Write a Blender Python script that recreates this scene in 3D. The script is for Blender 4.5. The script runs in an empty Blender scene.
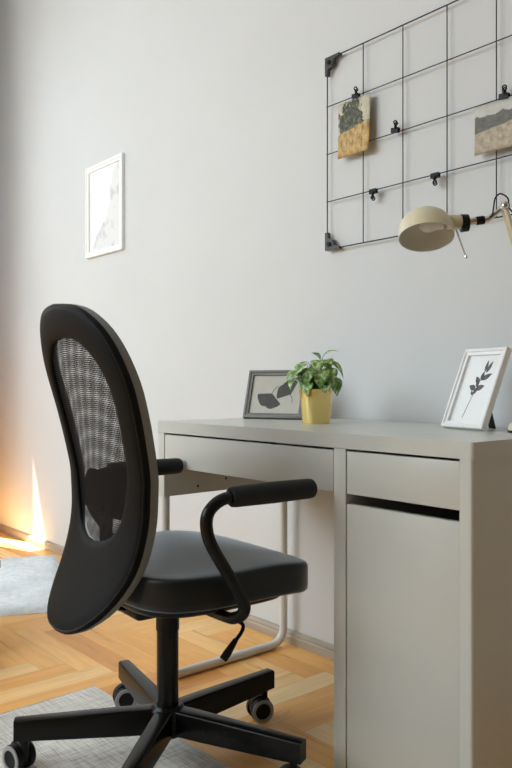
import bpy, bmesh, math, random
from mathutils import Vector, Matrix
from mathutils.bvhtree import BVHTree
random.seed(7)
SC = bpy.context.scene
COL = SC.collection
R = math.radians
PI = math.pi

# ------------------------------------------------------------------ camera, light, exposure
cam = bpy.data.objects.new('camera', bpy.data.cameras.new('camera'))
COL.objects.link(cam)
cam.data.sensor_fit = 'VERTICAL'
cam.data.sensor_height = 36
cam.data.lens = 36 * 752 / 768
cam.data.clip_start = 0.02
cam.location = (1.828, -1.183, 0.856)
cam.rotation_euler = (R(90), 0, R(90) - 0.7043)
SC.camera = cam
SC.view_settings.view_transform = 'Standard'
SC.view_settings.look = 'None'
SC.view_settings.exposure = 0.68
SC.view_settings.gamma = 1
SC.view_settings.use_curve_mapping = False

world = bpy.data.worlds.new('sky'); SC.world = world
world.use_nodes = True
bg = world.node_tree.nodes['Background']
bg.inputs[0].default_value = (0.62, 0.78, 1.0, 1)
bg.inputs[1].default_value = 1.5

def light(name, kind, energy, color, loc, direction, **kw):
    l = bpy.data.lights.new(name, kind); l.energy = energy; l.color = color
    for k, v in kw.items(): setattr(l, k, v)
    o = bpy.data.objects.new(name, l); COL.objects.link(o)
    o.location = loc
    o.rotation_euler = Vector(direction).to_track_quat('-Z', 'Y').to_euler()
    return o
light('sun', 'SUN', 24.0, (1.0, 0.91, 0.78), (-6, -0.5, 6), (1, 0.30, -2.65), angle=R(0.5))
light('window_daylight', 'AREA', 17, (0.76, 0.895, 0.985), (-2.60, -0.88, 1.85), (1, 0, -0.5), shape='RECTANGLE', size=1.7, size_y=1.9)
light('front_fill', 'AREA', 78, (0.79, 0.905, 0.985), (-0.9, -3.00, 1.85), (0, 1, -0.85), shape='RECTANGLE', size=3.0, size_y=2.3)  # added fill from the front; that wall has no window

# ------------------------------------------------------------------ materials
def mat(name, color, rough=0.5, metal=0.0, spec=0.5, coat=0.0, sheen=0.0):
    m = bpy.data.materials.new(name); m.use_nodes = True
    b = m.node_tree.nodes['Principled BSDF']
    b.inputs['Base Color'].default_value = (*color, 1)
    b.inputs['Roughness'].default_value = rough
    b.inputs['Metallic'].default_value = metal
    b.inputs['Specular IOR Level'].default_value = spec
    b.inputs['Coat Weight'].default_value = coat
    b.inputs['Sheen Weight'].default_value = sheen
    return m
def N(m, t, **kw):
    n = m.node_tree.nodes.new(t)
    for k, v in kw.items(): setattr(n, k, v)
    return n
def L(m, a, b): m.node_tree.links.new(a, b)
def bsdf(m): return m.node_tree.nodes['Principled BSDF']
def ramp(m, stops, interp='LINEAR'):
    r = N(m, 'ShaderNodeValToRGB'); r.color_ramp.interpolation = interp
    e = r.color_ramp.elements
    while len(e) < len(stops): e.new(0.5)
    for x, (p, c) in zip(e, stops): x.position = p; x.color = (*c, 1)
    return r
def mixc(m, fac, a, b, blend='MIX'):
    n = N(m, 'ShaderNodeMix', data_type='RGBA', blend_type=blend)
    for s, v in ((n.inputs[0], fac), (n.inputs[6], a), (n.inputs[7], b)):
        if hasattr(v, 'links'): L(m, v, s)
        elif isinstance(v, tuple): s.default_value = (*v, 1)
        else: s.default_value = v
    return n.outputs[2]
def mth(m, op, a, b=0.0, c=0.0):
    n = N(m, 'ShaderNodeMath', operation=op)
    for s, v in zip(n.inputs, (a, b, c)):
        if hasattr(v, 'links'): L(m, v, s)
        else: s.default_value = v
    return n.outputs[0]
def noise(m, vec, scale, detail=3, rough=0.5, dist=0.0):
    n = N(m, 'ShaderNodeTexNoise')
    n.inputs['Scale'].default_value = scale; n.inputs['Detail'].default_value = detail
    n.inputs['Roughness'].default_value = rough; n.inputs['Distortion'].default_value = dist
    if vec is not None: L(m, vec, n.inputs['Vector'])
    return n.outputs['Fac']
def coord(m, which='Object'): return N(m, 'ShaderNodeTexCoord').outputs[which]
def mapping(m, vec, scale=(1, 1, 1), rot=(0, 0, 0), loc=(0, 0, 0)):
    n = N(m, 'ShaderNodeMapping'); L(m, vec, n.inputs[0])
    n.inputs['Scale'].default_value = scale; n.inputs['Rotation'].default_value = rot; n.inputs['Location'].default_value = loc
    return n.outputs[0]
def bump(m, h, strength=0.2, dist=0.002):
    n = N(m, 'ShaderNodeBump'); n.inputs['Strength'].default_value = strength; n.inputs['Distance'].default_value = dist
    L(m, h, n.inputs['Height']); L(m, n.outputs[0], bsdf(m).inputs['Normal'])
def speckle(m, base, amount, scale, stretch=(1, 1, 1)):
    """gentle colour variation plus a matching bump"""
    f = noise(m, mapping(m, coord(m), stretch), scale)
    lo = tuple(c * (1 - amount) for c in base); hi = tuple(min(1, c * (1 + amount)) for c in base)
    r = ramp(m, [(0.3, lo), (0.7, hi)]); L(m, f, r.inputs[0]); L(m, r.outputs[0], bsdf(m).inputs['Base Color'])
    return f

M = {}
M['wall'] = mat('wall_paint', (0.69, 0.70, 0.705), 0.9, spec=0.2)
bump(M['wall'], speckle(M['wall'], (0.69, 0.70, 0.705), 0.015, 3), 0.05)
M['ceiling'] = mat('ceiling_paint', (0.82, 0.82, 0.80), 0.95, spec=0.1); speckle(M['ceiling'], (0.82, 0.82, 0.80), 0.01, 2)
M['far_wall'] = mat('room_wall_paint', (0.66, 0.63, 0.58), 0.9, spec=0.2); speckle(M['far_wall'], (0.66, 0.63, 0.58), 0.02, 2)
M['baseboard'] = mat('baseboard_wood', (0.42, 0.35, 0.28), 0.5)
speckle(M['baseboard'], (0.42, 0.35, 0.28), 0.25, 30, (0.1, 1, 1))
M['desk'] = mat('desk_white_foil', (0.605, 0.61, 0.57), 0.30)
bump(M['desk'], speckle(M['desk'], (0.605, 0.61, 0.57), 0.012, 6), 0.02)
M['desk_side'] = M['desk']
M['desk_inside'] = mat('desk_inner_board', (0.45, 0.40, 0.34), 0.6); speckle(M['desk_inside'], (0.45, 0.40, 0.34), 0.04, 40)
M['white_metal'] = mat('white_powder_coat', (0.74, 0.73, 0.70), 0.35); speckle(M['white_metal'], (0.74, 0.73, 0.70), 0.01, 50)
M['hole'] = mat('screw_dark', (0.05, 0.04, 0.035), 0.6); speckle(M['hole'], (0.05, 0.04, 0.035), 0.1, 50)
M['black_plastic'] = mat('black_plastic', (0.007, 0.007, 0.0075), 0.42, spec=0.2); bump(M['black_plastic'], speckle(M['black_plastic'], (0.007, 0.007, 0.0075), 0.1, 200), 0.05, 0.0005)
M['black_steel'] = mat('black_lacquered_steel', (0.007, 0.0066, 0.0063), 0.24, spec=0.22); speckle(M['black_steel'], (0.007, 0.0066, 0.0063), 0.04, 60)
M['arm_grip'] = mat('ribbed_foam_grip', (0.012, 0.012, 0.013), 0.6, spec=0.3)
w = N(M['arm_grip'], 'ShaderNodeTexWave', wave_type='BANDS', bands_direction='Y'); w.inputs['Scale'].default_value = 120
L(M['arm_grip'], coord(M['arm_grip']), w.inputs['Vector']); bump(M['arm_grip'], w.outputs['Fac'], 0.5, 0.001)
def cloth(name, c, rough, spec, sc=900):
    m = mat(name, c, rough, spec=spec)
    f = speckle(m, c, 0.25, sc); bump(m, f, 0.25, 0.0006); return m
M['seat_fabric'] = mat('seat_black_leatherette', (0.006, 0.0064, 0.0075), 0.36, spec=0.25, sheen=1.0)
bsdf(M['seat_fabric']).inputs['Sheen Roughness'].default_value = 0.37
bsdf(M['seat_fabric']).inputs['Sheen Tint'].default_value = (0.80, 0.90, 1.0, 1)
bump(M['seat_fabric'], speckle(M['seat_fabric'], (0.006, 0.0064, 0.0075), 0.1, 300), 0.04, 0.0004)
M['back_fabric'] = cloth('backrest_black_fabric', (0.006, 0.0061, 0.0066), 0.6, 0.13)
M['trim_grey'] = mat('edge_grey_plastic', (0.20, 0.20, 0.195), 0.5); speckle(M['trim_grey'], (0.20, 0.20, 0.195), 0.06, 120)
M['caster_grey'] = mat('caster_grey_ring', (0.34, 0.34, 0.34), 0.45); speckle(M['caster_grey'], (0.34, 0.34, 0.34), 0.05, 80)
M['wire'] = mat('black_wire', (0.012, 0.012, 0.012), 0.45); speckle(M['wire'], (0.012, 0.012, 0.012), 0.1, 80)
M['bracket'] = mat('bracket_dark_plastic', (0.03, 0.03, 0.03), 0.4); speckle(M['bracket'], (0.03, 0.03, 0.03), 0.1, 80)
M['cream'] = mat('cream_lacquer', (0.76, 0.69, 0.50), 0.35, coat=0.2); speckle(M['cream'], (0.76, 0.69, 0.50), 0.02, 20)
M['shade_in'] = mat('shade_inside_white', (0.74, 0.74, 0.68), 0.5); speckle(M['shade_in'], (0.74, 0.74, 0.68), 0.02, 20)
M['bulb'] = mat('bulb_opal_glass', (0.85, 0.84, 0.80), 0.25); speckle(M['bulb'], (0.85, 0.84, 0.80), 0.01, 20)
M['chrome'] = mat('chrome', (0.72, 0.72, 0.72), 0.18, 1.0); speckle(M['chrome'], (0.72, 0.72, 0.72), 0.03, 60)
M['gold'] = mat('brushed_brass', (0.88, 0.69, 0.27), 0.20, 1.0)
speckle(M['gold'], (0.88, 0.69, 0.27), 0.02, 200)
M['soil'] = mat('potting_soil', (0.05, 0.032, 0.02), 0.95); bump(M['soil'], speckle(M['soil'], (0.05, 0.032, 0.02), 0.5, 150), 0.8, 0.003)
M['stem'] = mat('plant_stem', (0.20, 0.28, 0.09), 0.6); speckle(M['stem'], (0.20, 0.28, 0.09), 0.1, 60)
m = M['leaf'] = mat('variegated_leaf', (0.1, 0.2, 0.05), 0.36)
f = noise(m, coord(m), 95, 3, 0.6)
r_ = ramp(m, [(0.0, (0.03, 0.10, 0.022)), (0.42, (0.10, 0.24, 0.05)), (0.54, (0.30, 0.46, 0.14)), (0.66, (0.66, 0.74, 0.46))]); L(m, f, r_.inputs[0])
L(m, r_.outputs[0], bsdf(m).inputs['Base Color'])
bsdf(m).inputs['Subsurface Weight'].default_value = 0.0
M['grey_frame'] = mat('grey_stained_wood', (0.17, 0.165, 0.15), 0.45); speckle(M['grey_frame'], (0.17, 0.165, 0.15), 0.12, 60, (0.2, 1, 1))
M['white_frame'] = mat('white_lacquered_wood', (0.90, 0.90, 0.89), 0.35); speckle(M['white_frame'], (0.90, 0.90, 0.89), 0.01, 40)
M['paper_beige'] = mat('beige_paper', (0.56, 0.53, 0.47), 0.6); speckle(M['paper_beige'], (0.56, 0.53, 0.47), 0.04, 60)
M['paper_white'] = mat('white_paper', (0.86, 0.86, 0.86), 0.4, coat=0.5); speckle(M['paper_white'], (0.86, 0.86, 0.86), 0.01, 60)
M['ink_dark'] = mat('dark_leaf_ink', (0.055, 0.052, 0.045), 0.6); speckle(M['ink_dark'], (0.055, 0.052, 0.045), 0.2, 120)
M['ink_grey'] = mat('grey_leaf_ink', (0.10, 0.10, 0.11), 0.6); speckle(M['ink_grey'], (0.10, 0.10, 0.11), 0.45, 130)
M['ink_pale'] = mat('pale_grey_ink', (0.55, 0.55, 0.55), 0.6); speckle(M['ink_pale'], (0.55, 0.55, 0.55), 0.2, 50)
M['card_back'] = mat('grey_backing_card', (0.08, 0.08, 0.08), 0.8); speckle(M['card_back'], (0.08, 0.08, 0.08), 0.1, 60)
M['blocker_curtain'] = mat('tan_blocker_cloth', (0.68, 0.51, 0.31), 0.9); bump(M['blocker_curtain'], speckle(M['blocker_curtain'], (0.68, 0.51, 0.31), 0.05, 300), 0.2)  # tan picked so its bounce warms the left end of the wall
M['bench'] = mat('grey_brown_board', (0.20, 0.18, 0.16), 0.5); speckle(M['bench'], (0.20, 0.18, 0.16), 0.1, 20, (0.1, 1, 1))
m = M['glass'] = mat('window_glass', (1, 1, 1), 0.02)
nt = m.node_tree; tr = N(m, 'ShaderNodeBsdfTransparent'); gl = N(m, 'ShaderNodeBsdfGlossy'); gl.inputs['Roughness'].default_value = 0.02
mx = N(m, 'ShaderNodeMixShader'); mx.inputs[0].default_value = 0.06
L(m, tr.outputs[0], mx.inputs[1]); L(m, gl.outputs[0], mx.inputs[2]); L(m, mx.outputs[0], nt.nodes['Material Output'].inputs[0])

# oak parquet
m = M['floor'] = mat('oak_parquet', (0.6, 0.4, 0.22), 0.28, spec=0.22)
uv = N(m, 'ShaderNodeUVMap', uv_map='grain').outputs[0]
tone = N(m, 'ShaderNodeSeparateXYZ'); L(m, N(m, 'ShaderNodeUVMap', uv_map='tone').outputs[0], tone.inputs[0])
edge = N(m, 'ShaderNodeSeparateXYZ'); L(m, N(m, 'ShaderNodeUVMap', uv_map='edge').outputs[0], edge.inputs[0])
r_ = ramp(m, [(0.0, (0.76, 0.345, 0.095)), (0.35, (0.91, 0.47, 0.14)), (0.7, (0.95, 0.55, 0.195)), (1.0, (0.98, 0.71, 0.37))]); L(m, tone.outputs[0], r_.inputs[0])
g1 = noise(m, mapping(m, uv, (1.6, 15, 1)), 1.6, 4, 0.6, 0.8)
g2 = noise(m, mapping(m, uv, (5, 130, 1)), 1.4, 4, 0.6)
r1 = ramp(m, [(0.28, (0.86, 0.83, 0.78)), (0.62, (1.04, 1.04, 1.04))]); L(m, g1, r1.inputs[0])
r2 = ramp(m, [(0.25, (0.93, 0.92, 0.90)), (0.6, (1.02, 1.02, 1.02))]); L(m, g2, r2.inputs[0])
c = mixc(m, 1.0, mixc(m, 1.0, r_.outputs[0], r1.outputs[0], 'MULTIPLY'), r2.outputs[0], 'MULTIPLY')
ex = mth(m, 'MINIMUM', mth(m, 'MINIMUM', edge.outputs[0], mth(m, 'SUBTRACT', 0.48, edge.outputs[0])),
         mth(m, 'MINIMUM', edge.outputs[1], mth(m, 'SUBTRACT', 0.08, edge.outputs[1])))
gap = mth(m, 'LESS_THAN', ex, 0.0009)
c = mixc(m, mth(m, 'MULTIPLY', gap, 0.30), c, (0.16, 0.085, 0.035))
L(m, c, bsdf(m).inputs['Base Color'])
rr = N(m, 'ShaderNodeMapRange'); L(m, g1, rr.inputs[0]); rr.inputs[3].default_value = 0.22; rr.inputs[4].default_value = 0.38
L(m, rr.outputs[0], bsdf(m).inputs['Roughness'])

# woven rug: two thread directions
def weave(name, ca, cb, cdk, sx, sy):
    m = mat(name, ca, 0.95, spec=0.1)
    p = coord(m)
    wa = noise(m, mapping(m, p, (sx, sy, 1)), 1.0, 3, 0.6)
    wb = noise(m, mapping(m, p, (sy * 0.8, sx * 0.8, 1)), 1.0, 3, 0.6)
    big = noise(m, p, 5, 3, 0.6)
    ra = ramp(m, [(0.34, cdk), (0.52, ca), (0.7, cb)]); L(m, wa, ra.inputs[0])
    rb = ramp(m, [(0.34, cdk), (0.5, ca), (0.7, cb)]); L(m, wb, rb.inputs[0])
    c = mixc(m, 0.45, ra.outputs[0], rb.outputs[0])
    rg = ramp(m, [(0.3, (0.8, 0.8, 0.8)), (0.7, (1.1, 1.1, 1.1))]); L(m, big, rg.inputs[0])
    L(m, mixc(m, 1.0, c, rg.outputs[0], 'MULTIPLY'), bsdf(m).inputs['Base Color'])
    bump(m, mth(m, 'ADD', wa, wb), 0.6, 0.003)
    return m
M['rug'] = weave('woven_rug', (0.74, 0.705, 0.65), (0.93, 0.90, 0.85), (0.31, 0.28, 0.25), 12, 260)
M['plush'] = weave('pale_plush', (0.80, 0.84, 0.87), (0.90, 0.92, 0.93), (0.66, 0.71, 0.75), 30, 60)

# chair mesh: threads with see-through gaps
def meshmat(name, pitch_u, pitch_v, rot, cover_u, cover_v):
    m = mat(name, (0.010, 0.010, 0.012), 0.6, spec=0.1)
    uv = mapping(m, N(m, 'ShaderNodeUVMap', uv_map='threads').outputs[0], (1, 1, 1), (0, 0, rot))
    s = N(m, 'ShaderNodeSeparateXYZ'); L(m, uv, s.inputs[0])
    def line(v, pitch, cover):
        fr = mth(m, 'FRACT', mth(m, 'DIVIDE', v, pitch))
        return mth(m, 'LESS_THAN', fr, cover)
    a = mth(m, 'MAXIMUM', line(s.outputs[0], pitch_u, cover_u), line(s.outputs[1], pitch_v, cover_v))
    L(m, a, bsdf(m).inputs['Alpha'])
    return m
M['mesh_a'] = meshmat('mesh_threads_outer', 0.0050, 0.0042, 0.0, 0.32, 0.34)
M['mesh_b'] = meshmat('mesh_threads_inner', 0.0054, 0.0045, R(7), 0.34, 0.36)

# printed photographs
def photo_mat(name, kind):
    m = mat(name, (0.5, 0.5, 0.5), 0.45)
    uv = N(m, 'ShaderNodeUVMap', uv_map='picture').outputs[0]
    s = N(m, 'ShaderNodeSeparateXYZ'); L(m, uv, s.inputs[0]); x, y = s.outputs[0], s.outputs[1]
    n1 = noise(m, uv, 7, 5, 0.65); n2 = noise(m, uv, 11, 4, 0.75); n3 = noise(m, mapping(m, uv, (5, 3, 1)), 2, 4, 0.7)
    if kind == 'trees':
        sky = ramp(m, [(0.35, (0.46, 0.42, 0.30)), (0.65, (0.62, 0.58, 0.45))]); L(m, n1, sky.inputs[0])
        tree = ramp(m, [(0.38, (0.012, 0.018, 0.010)), (0.52, (0.055, 0.06, 0.03)), (0.66, (0.26, 0.25, 0.12))]); L(m, n2, tree.inputs[0])
        field = ramp(m, [(0.33, (0.20, 0.10, 0.03)), (0.5, (0.52, 0.33, 0.10)), (0.7, (0.68, 0.50, 0.22))]); L(m, n3, field.inputs[0])
        dx = mth(m, 'SUBTRACT', x, 0.40); dy = mth(m, 'SUBTRACT', y, 0.66)
        d = mth(m, 'ADD', mth(m, 'MULTIPLY', mth(m, 'MULTIPLY', dx, dx), 5.0), mth(m, 'MULTIPLY', mth(m, 'MULTIPLY', dy, dy), 6.5))
        tm = mth(m, 'LESS_THAN', mth(m, 'ADD', d, mth(m, 'MULTIPLY', mth(m, 'SUBTRACT', n1, 0.5), 2.6)), 0.72)
        top = mixc(m, tm, sky.outputs[0], tree.outputs[0])
        fm = mth(m, 'LESS_THAN', mth(m, 'SUBTRACT', mth(m, 'ADD', y, mth(m, 'MULTIPLY', mth(m, 'SUBTRACT', n2, 0.5), 0.16)), mth(m, 'MULTIPLY', x, 0.13)), 0.43)
        c = mixc(m, fm, top, field.outputs[0])
    else:
        sky = ramp(m, [(0.3, (0.47, 0.46, 0.42)), (0.7, (0.58, 0.57, 0.52))]); L(m, n1, sky.inputs[0])
        tree = ramp(m, [(0.3, (0.045, 0.045, 0.035)), (0.7, (0.16, 0.15, 0.11))]); L(m, n2, tree.inputs[0])
        field = ramp(m, [(0.32, (0.26, 0.20, 0.13)), (0.5, (0.42, 0.34, 0.23)), (0.68, (0.58, 0.49, 0.35))]); L(m, n3, field.inputs[0])
        yy = mth(m, 'ADD', y, mth(m, 'MULTIPLY', mth(m, 'SUBTRACT', n1, 0.5), 0.30))
        c = mixc(m, mth(m, 'LESS_THAN', yy, 0.76), sky.outputs[0], tree.outputs[0])
        y2 = mth(m, 'ADD', y, mth(m, 'MULTIPLY', mth(m, 'SUBTRACT', n2, 0.5), 0.10))
        c = mixc(m, mth(m, 'LESS_THAN', mth(m, 'SUBTRACT', y2, mth(m, 'MULTIPLY', x, 0.14)), 0.44), c, field.outputs[0])
    L(m, c, bsdf(m).inputs['Base Color'])
    return m
M['photo_trees'] = photo_mat('photo_of_trees', 'trees')
M['photo_field'] = photo_mat('photo_of_field', 'field')

# ------------------------------------------------------------------ mesh helpers
def obj(name, bm, material, parent=None, smooth=35):
    bm.normal_update()
    me = bpy.data.meshes.new(name)
    bmesh.ops.recalc_face_normals(bm, faces=bm.faces)
    bm.to_mesh(me); bm.free()
    for mm in (material if isinstance(material, (list, tuple)) else [material]): me.materials.append(mm)
    if smooth:
        for p in me.polygons: p.use_smooth = True
        me.set_sharp_from_angle(angle=R(smooth))
    o = bpy.data.objects.new(name, me); COL.objects.link(o)
    if parent: o.parent = parent
    return o
def thing(name, label, cat, loc=(0, 0, 0), rz=0, group=None):
    o = bpy.data.objects.new(name, None); COL.objects.link(o)
    o.empty_display_size = 0.05
    o.location = loc; o.rotation_euler = (0, 0, rz)
    return tag(o, label, cat, group)
def tag(o, label, cat, group=None):
    o['label'] = label; o['category'] = cat
    if group: o['group'] = group
    return o
def struct(name, bm, m, smooth=0):
    o = obj(name, bm, m, None, smooth); o['kind'] = 'structure'; return o
def box(bm, x0, x1, y0, y1, z0, z1, bev=0.0, seg=2):
    vs = [bm.verts.new((x, y, z)) for x in (x0, x1) for y in (y0, y1) for z in (z0, z1)]
    fs = [bm.faces.new([vs[i] for i in q]) for q in ((0, 1, 3, 2), (4, 6, 7, 5), (0, 4, 5, 1), (2, 3, 7, 6), (0, 2, 6, 4), (1, 5, 7, 3))]
    if bev:
        es = list({e for f in fs for e in f.edges})
        bmesh.ops.bevel(bm, geom=es, offset=bev, segments=seg, profile=0.5, affect='EDGES')
    return bm
def B(*a, **k): return box(bmesh.new(), *a, **k)
def catmull(pts, n=8):
    pts = [Vector(p) for p in pts]; out = []
    for i in range(len(pts) - 1):
        p0 = pts[max(i - 1, 0)]; p1 = pts[i]; p2 = pts[i + 1]; p3 = pts[min(i + 2, len(pts) - 1)]
        for k in range(n):
            t = k / n
            out.append(0.5 * ((2 * p1) + (p2 - p0) * t + (2 * p0 - 5 * p1 + 4 * p2 - p3) * t * t + (3 * p1 - p0 - 3 * p2 + p3) * t ** 3))
    out.append(pts[-1]); return out
def tube(bm, pts, rad, n=12, rb=None, up=None, caps=True):
    """sweep an ellipse (rad across 'side', rb along 'up') along pts; rad may be a list"""
    pts = [Vector(p) for p in pts]
    rads = rad if isinstance(rad, (list, tuple)) else [rad] * len(pts)
    u = Vector(up) if up else None; rings = []
    for i, p in enumerate(pts):
        t = (pts[min(i + 1, len(pts) - 1)] - pts[max(i - 1, 0)]).normalized()
        if u is None: u = t.orthogonal()
        s = t.cross(u).normalized(); uu = s.cross(t).normalized(); u = uu if up is None else Vector(up)
        ra = rads[i]; r2 = ra * (rb / rads[0] if rb else 1)
        rings.append([bm.verts.new(p + s * ra * math.cos(2 * PI * k / n) + uu * r2 * math.sin(2 * PI * k / n)) for k in range(n)])
    for a, b in zip(rings, rings[1:]):
        for k in range(n): bm.faces.new((a[k], a[(k + 1) % n], b[(k + 1) % n], b[k]))
    if caps: bm.faces.new(rings[0][::-1]); bm.faces.new(rings[-1])
    return bm
def T(*a, **k): return tube(bmesh.new(), *a, **k)
def lathe(bm, prof, n=32, mtx=None, cap0=True, cap1=True):
    """prof = [(radius, z)] about +Z, then moved by mtx"""
    mtx = mtx or Matrix(); rings = []
    for r, z in prof:
        if r < 1e-6: rings.append([bm.verts.new(mtx @ Vector((0, 0, z)))])
        else: rings.append([bm.verts.new(mtx @ Vector((r * math.cos(2 * PI * k / n), r * math.sin(2 * PI * k / n), z))) for k in range(n)])
    for a, b in zip(rings, rings[1:]):
        for k in range(n):
            k2 = (k + 1) % n
            if len(a) == 1 and len(b) == 1: continue
            if len(a) == 1: bm.faces.new((a[0], b[k], b[k2]))
            elif len(b) == 1: bm.faces.new((a[k], a[k2], b[0]))
            else: bm.faces.new((a[k], a[k2], b[k2], b[k]))
    if cap0 and len(rings[0]) > 1: bm.faces.new(rings[0][::-1])
    if cap1 and len(rings[-1]) > 1: bm.faces.new(rings[-1])
    return bm
def frame_to(origin, z, x=None):
    z = Vector(z).normalized(); x = Vector(x) if x else z.orthogonal()
    y = z.cross(x).normalized(); x = y.cross(z).normalized()
    m = Matrix((x, y, z)).transposed().to_4x4(); m.translation = Vector(origin); return m
def prism(bm, outline, depth, mtx=None):
    """outline (x, y) extruded 0..depth along z, then mtx"""
    mtx = mtx or Matrix()
    a = [bm.verts.new(mtx @ Vector((x, y, 0))) for x, y in outline]
    b = [bm.verts.new(mtx @ Vector((x, y, depth))) for x, y in outline]
    n = len(a)
    bm.faces.new(a[::-1]); bm.faces.new(b)
    for i in range(n): bm.faces.new((a[i], a[(i + 1) % n], b[(i + 1) % n], b[i]))
    return bm
def xform(bm, mtx): bmesh.ops.transform(bm, matrix=mtx, verts=bm.verts); return bm
def interp(tab, x):
    if x <= tab[0][0]: return tab[0][1]
    for (a, b), (c, d) in zip(tab, tab[1:]):
        if x <= c: return b + (d - b) * (x - a) / (c - a)
    return tab[-1][1]
def smoothtab(tab, n=10):
    return [(p.x, p.y) for p in catmull([(a, b, 0) for a, b in tab], n)]

# ------------------------------------------------------------------ the room
X0, X1, Y0, Y1, H = -2.9, 2.9, -3.3, 0.522, 3.2
def herringbone():
    wd, n = 0.08, 6
    bm = bmesh.new()
    ug = bm.loops.layers.uv.new('grain'); ut = bm.loops.layers.uv.new('tone'); ue = bm.loops.layers.uv.new('edge')
    ox, oy = -0.306 - 40 * wd, -0.056 - 60 * wd
    seen = set()
    for i in range(-5, 95):
        for j in range(-10, 75):
            d = (i - j) % (2 * n)
            if d < n: key = ('h', i - d, j)
            else: key = ('v', i, j - (2 * n - 1 - d))
            if key in seen: continue
            seen.add(key)
            k, a, b = key
            lx, ly = (n * wd, wd) if k == 'h' else (wd, n * wd)
            x, y = ox + a * wd, oy + b * wd
            if x > X1 or x + lx < X0 or y > Y1 or y + ly < Y0: continue
            vs = [bm.verts.new(p) for p in ((x, y, 0), (x + lx, y, 0), (x + lx, y + ly, 0), (x, y + ly, 0))]
            f = bm.faces.new(vs)
            tn = min(1, max(0, random.gauss(0.52, 0.27))); ru, rv = random.uniform(0, 40), random.uniform(0, 40)
            for l in f.loops:
                u, v = l.vert.co.x - x, l.vert.co.y - y
                if k == 'v': u, v = v, u
                l[ug].uv = (u + ru, v + rv); l[ut].uv = (tn, 0); l[ue].uv = (u, v)
    for co, no in (((X0, 0, 0), (-1, 0, 0)), ((X1, 0, 0), (1, 0, 0)), ((0, Y0, 0), (0, -1, 0)), ((0, Y1, 0), (0, 1, 0))):
        bmesh.ops.bisect_plane(bm, geom=bm.verts[:] + bm.edges[:] + bm.faces[:], plane_co=co, plane_no=no, clear_outer=True)
    return bm
struct('floor', herringbone(), M['floor'])
struct('ceiling', B(X0, X1, Y0, Y1, H, H + 0.1), M['ceiling'])
struct('wall_back', B(X0 - 0.06, X1 + 0.1, Y1, Y1 + 0.12, -0.05, H), M['wall'])
M['right_wall'] = mat('brown_bounce_cut', (0.22, 0.18, 0.12), 0.8, spec=0.2); speckle(M['right_wall'], (0.22, 0.18, 0.12), 0.03, 3)  # unseen wall, made dark brown to cut bounce onto the desk's right side
struct('wall_right', B(X1, X1 + 0.1, Y0, Y1, -0.05, H), M['right_wall'])
struct('wall_front', B(X0 - 0.06, X1 + 0.1, Y0 - 0.1, Y0, -0.05, H), M['far_wall'])
WY0, WY1, WZ0, WZ1 = -1.75, 0.258, 0.75, 2.92
bm = bmesh.new()
for a in ((Y0, WY0, -0.05, H), (WY1, Y1, -0.05, H), (WY0, WY1, -0.05, WZ0), (WY0, WY1, WZ1, H)):
    box(bm, X0 - 0.06, X0, *a)
struct('wall_left', bm, M['wall'])
bm = bmesh.new()
ys = (WY0 + 0.03, -0.70, WY1)
box(bm, X0 - 0.055, X0 - 0.03, WY0, WY0 + 0.05, WZ0, WZ1); box(bm, X0 - 0.055, X0 - 0.03, -0.72, -0.66, WZ0, WZ1)
box(bm, X0 - 0.055, X0 - 0.03, WY0, WY1, WZ0, WZ0 + 0.05)
wf = struct('window_1', bm, M['white_frame'])
obj('window_pane', B(X0 - 0.045, X0 - 0.041, WY0 + 0.05, WY1 - 0.001, WZ0 + 0.05, WZ1), M['glass'], wf, 0)
# baseboard: a low board with a cove on top of it
prof = [(0.0, 0.0), (0.015, 0.0), (0.015, 0.022), (0.012, 0.026), (0.012, 0.032), (0.006, 0.040), (0.0, 0.042)]
bm = bmesh.new()
prism(bm, [(p[0], p[1]) for p in prof], 0.69 - X0, Matrix(((0, 0, 1, X0), (-1, 0, 0, Y1), (0, 1, 0, 0), (0, 0, 0, 1))))
prism(bm, [(p[0], p[1]) for p in prof], X1 - 1.055, Matrix(((0, 0, 1, 1.055), (-1, 0, 0, Y1), (0, 1, 0, 0), (0, 0, 0, 1))))
struct('baseboard_back', bm, M['baseboard'])

# unseen drape added to block the window, leaving a narrow sun gap by the wall
bm = bmesh.new()
def wavy(ya, yb, n, x, amp, wl):
    rows = []
    for i in range(n + 1):
        y = ya + (yb - ya) * i / n; xx = x + amp * math.sin(2 * PI * y / wl)
        rows.append([bm.verts.new((xx, y, z)) for z in (0.03, 3.05)])
    for a, b in zip(rows, rows[1:]): bm.faces.new((a[0], b[0], b[1], a[1]))
wavy(-1.95, 0.134, 110, X0 + 0.07, 0.025, 0.13)
cur = obj('blocker_curtain', bm, M['blocker_curtain'])
cur.modifiers.new('thickness', 'SOLIDIFY').thickness = 0.003
tag(cur, 'unseen beige drape added across the tall window to narrow the sun', 'blocker_curtain')
bm = bmesh.new(); rows = []  # added panel out of view, shades and tints the wall's left end
for i in range(60):
    x = -2.74 + 0.56 * i / 59
    rows.append([bm.verts.new((x, 0.085 + 0.035 * math.sin(2 * PI * x / 0.085), z)) for z in (0.02, 3.10)])
for a, b in zip(rows, rows[1:]): bm.faces.new((a[0], b[0], b[1], a[1]))
shade_panel = obj('blocker_curtain', bm, M['blocker_curtain'])
shade_panel.modifiers.new('thickness', 'SOLIDIFY').thickness = 0.003
tag(shade_panel, 'unseen gathered beige drape added to shade and tint the left end of the bare wall', 'blocker_curtain')

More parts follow.
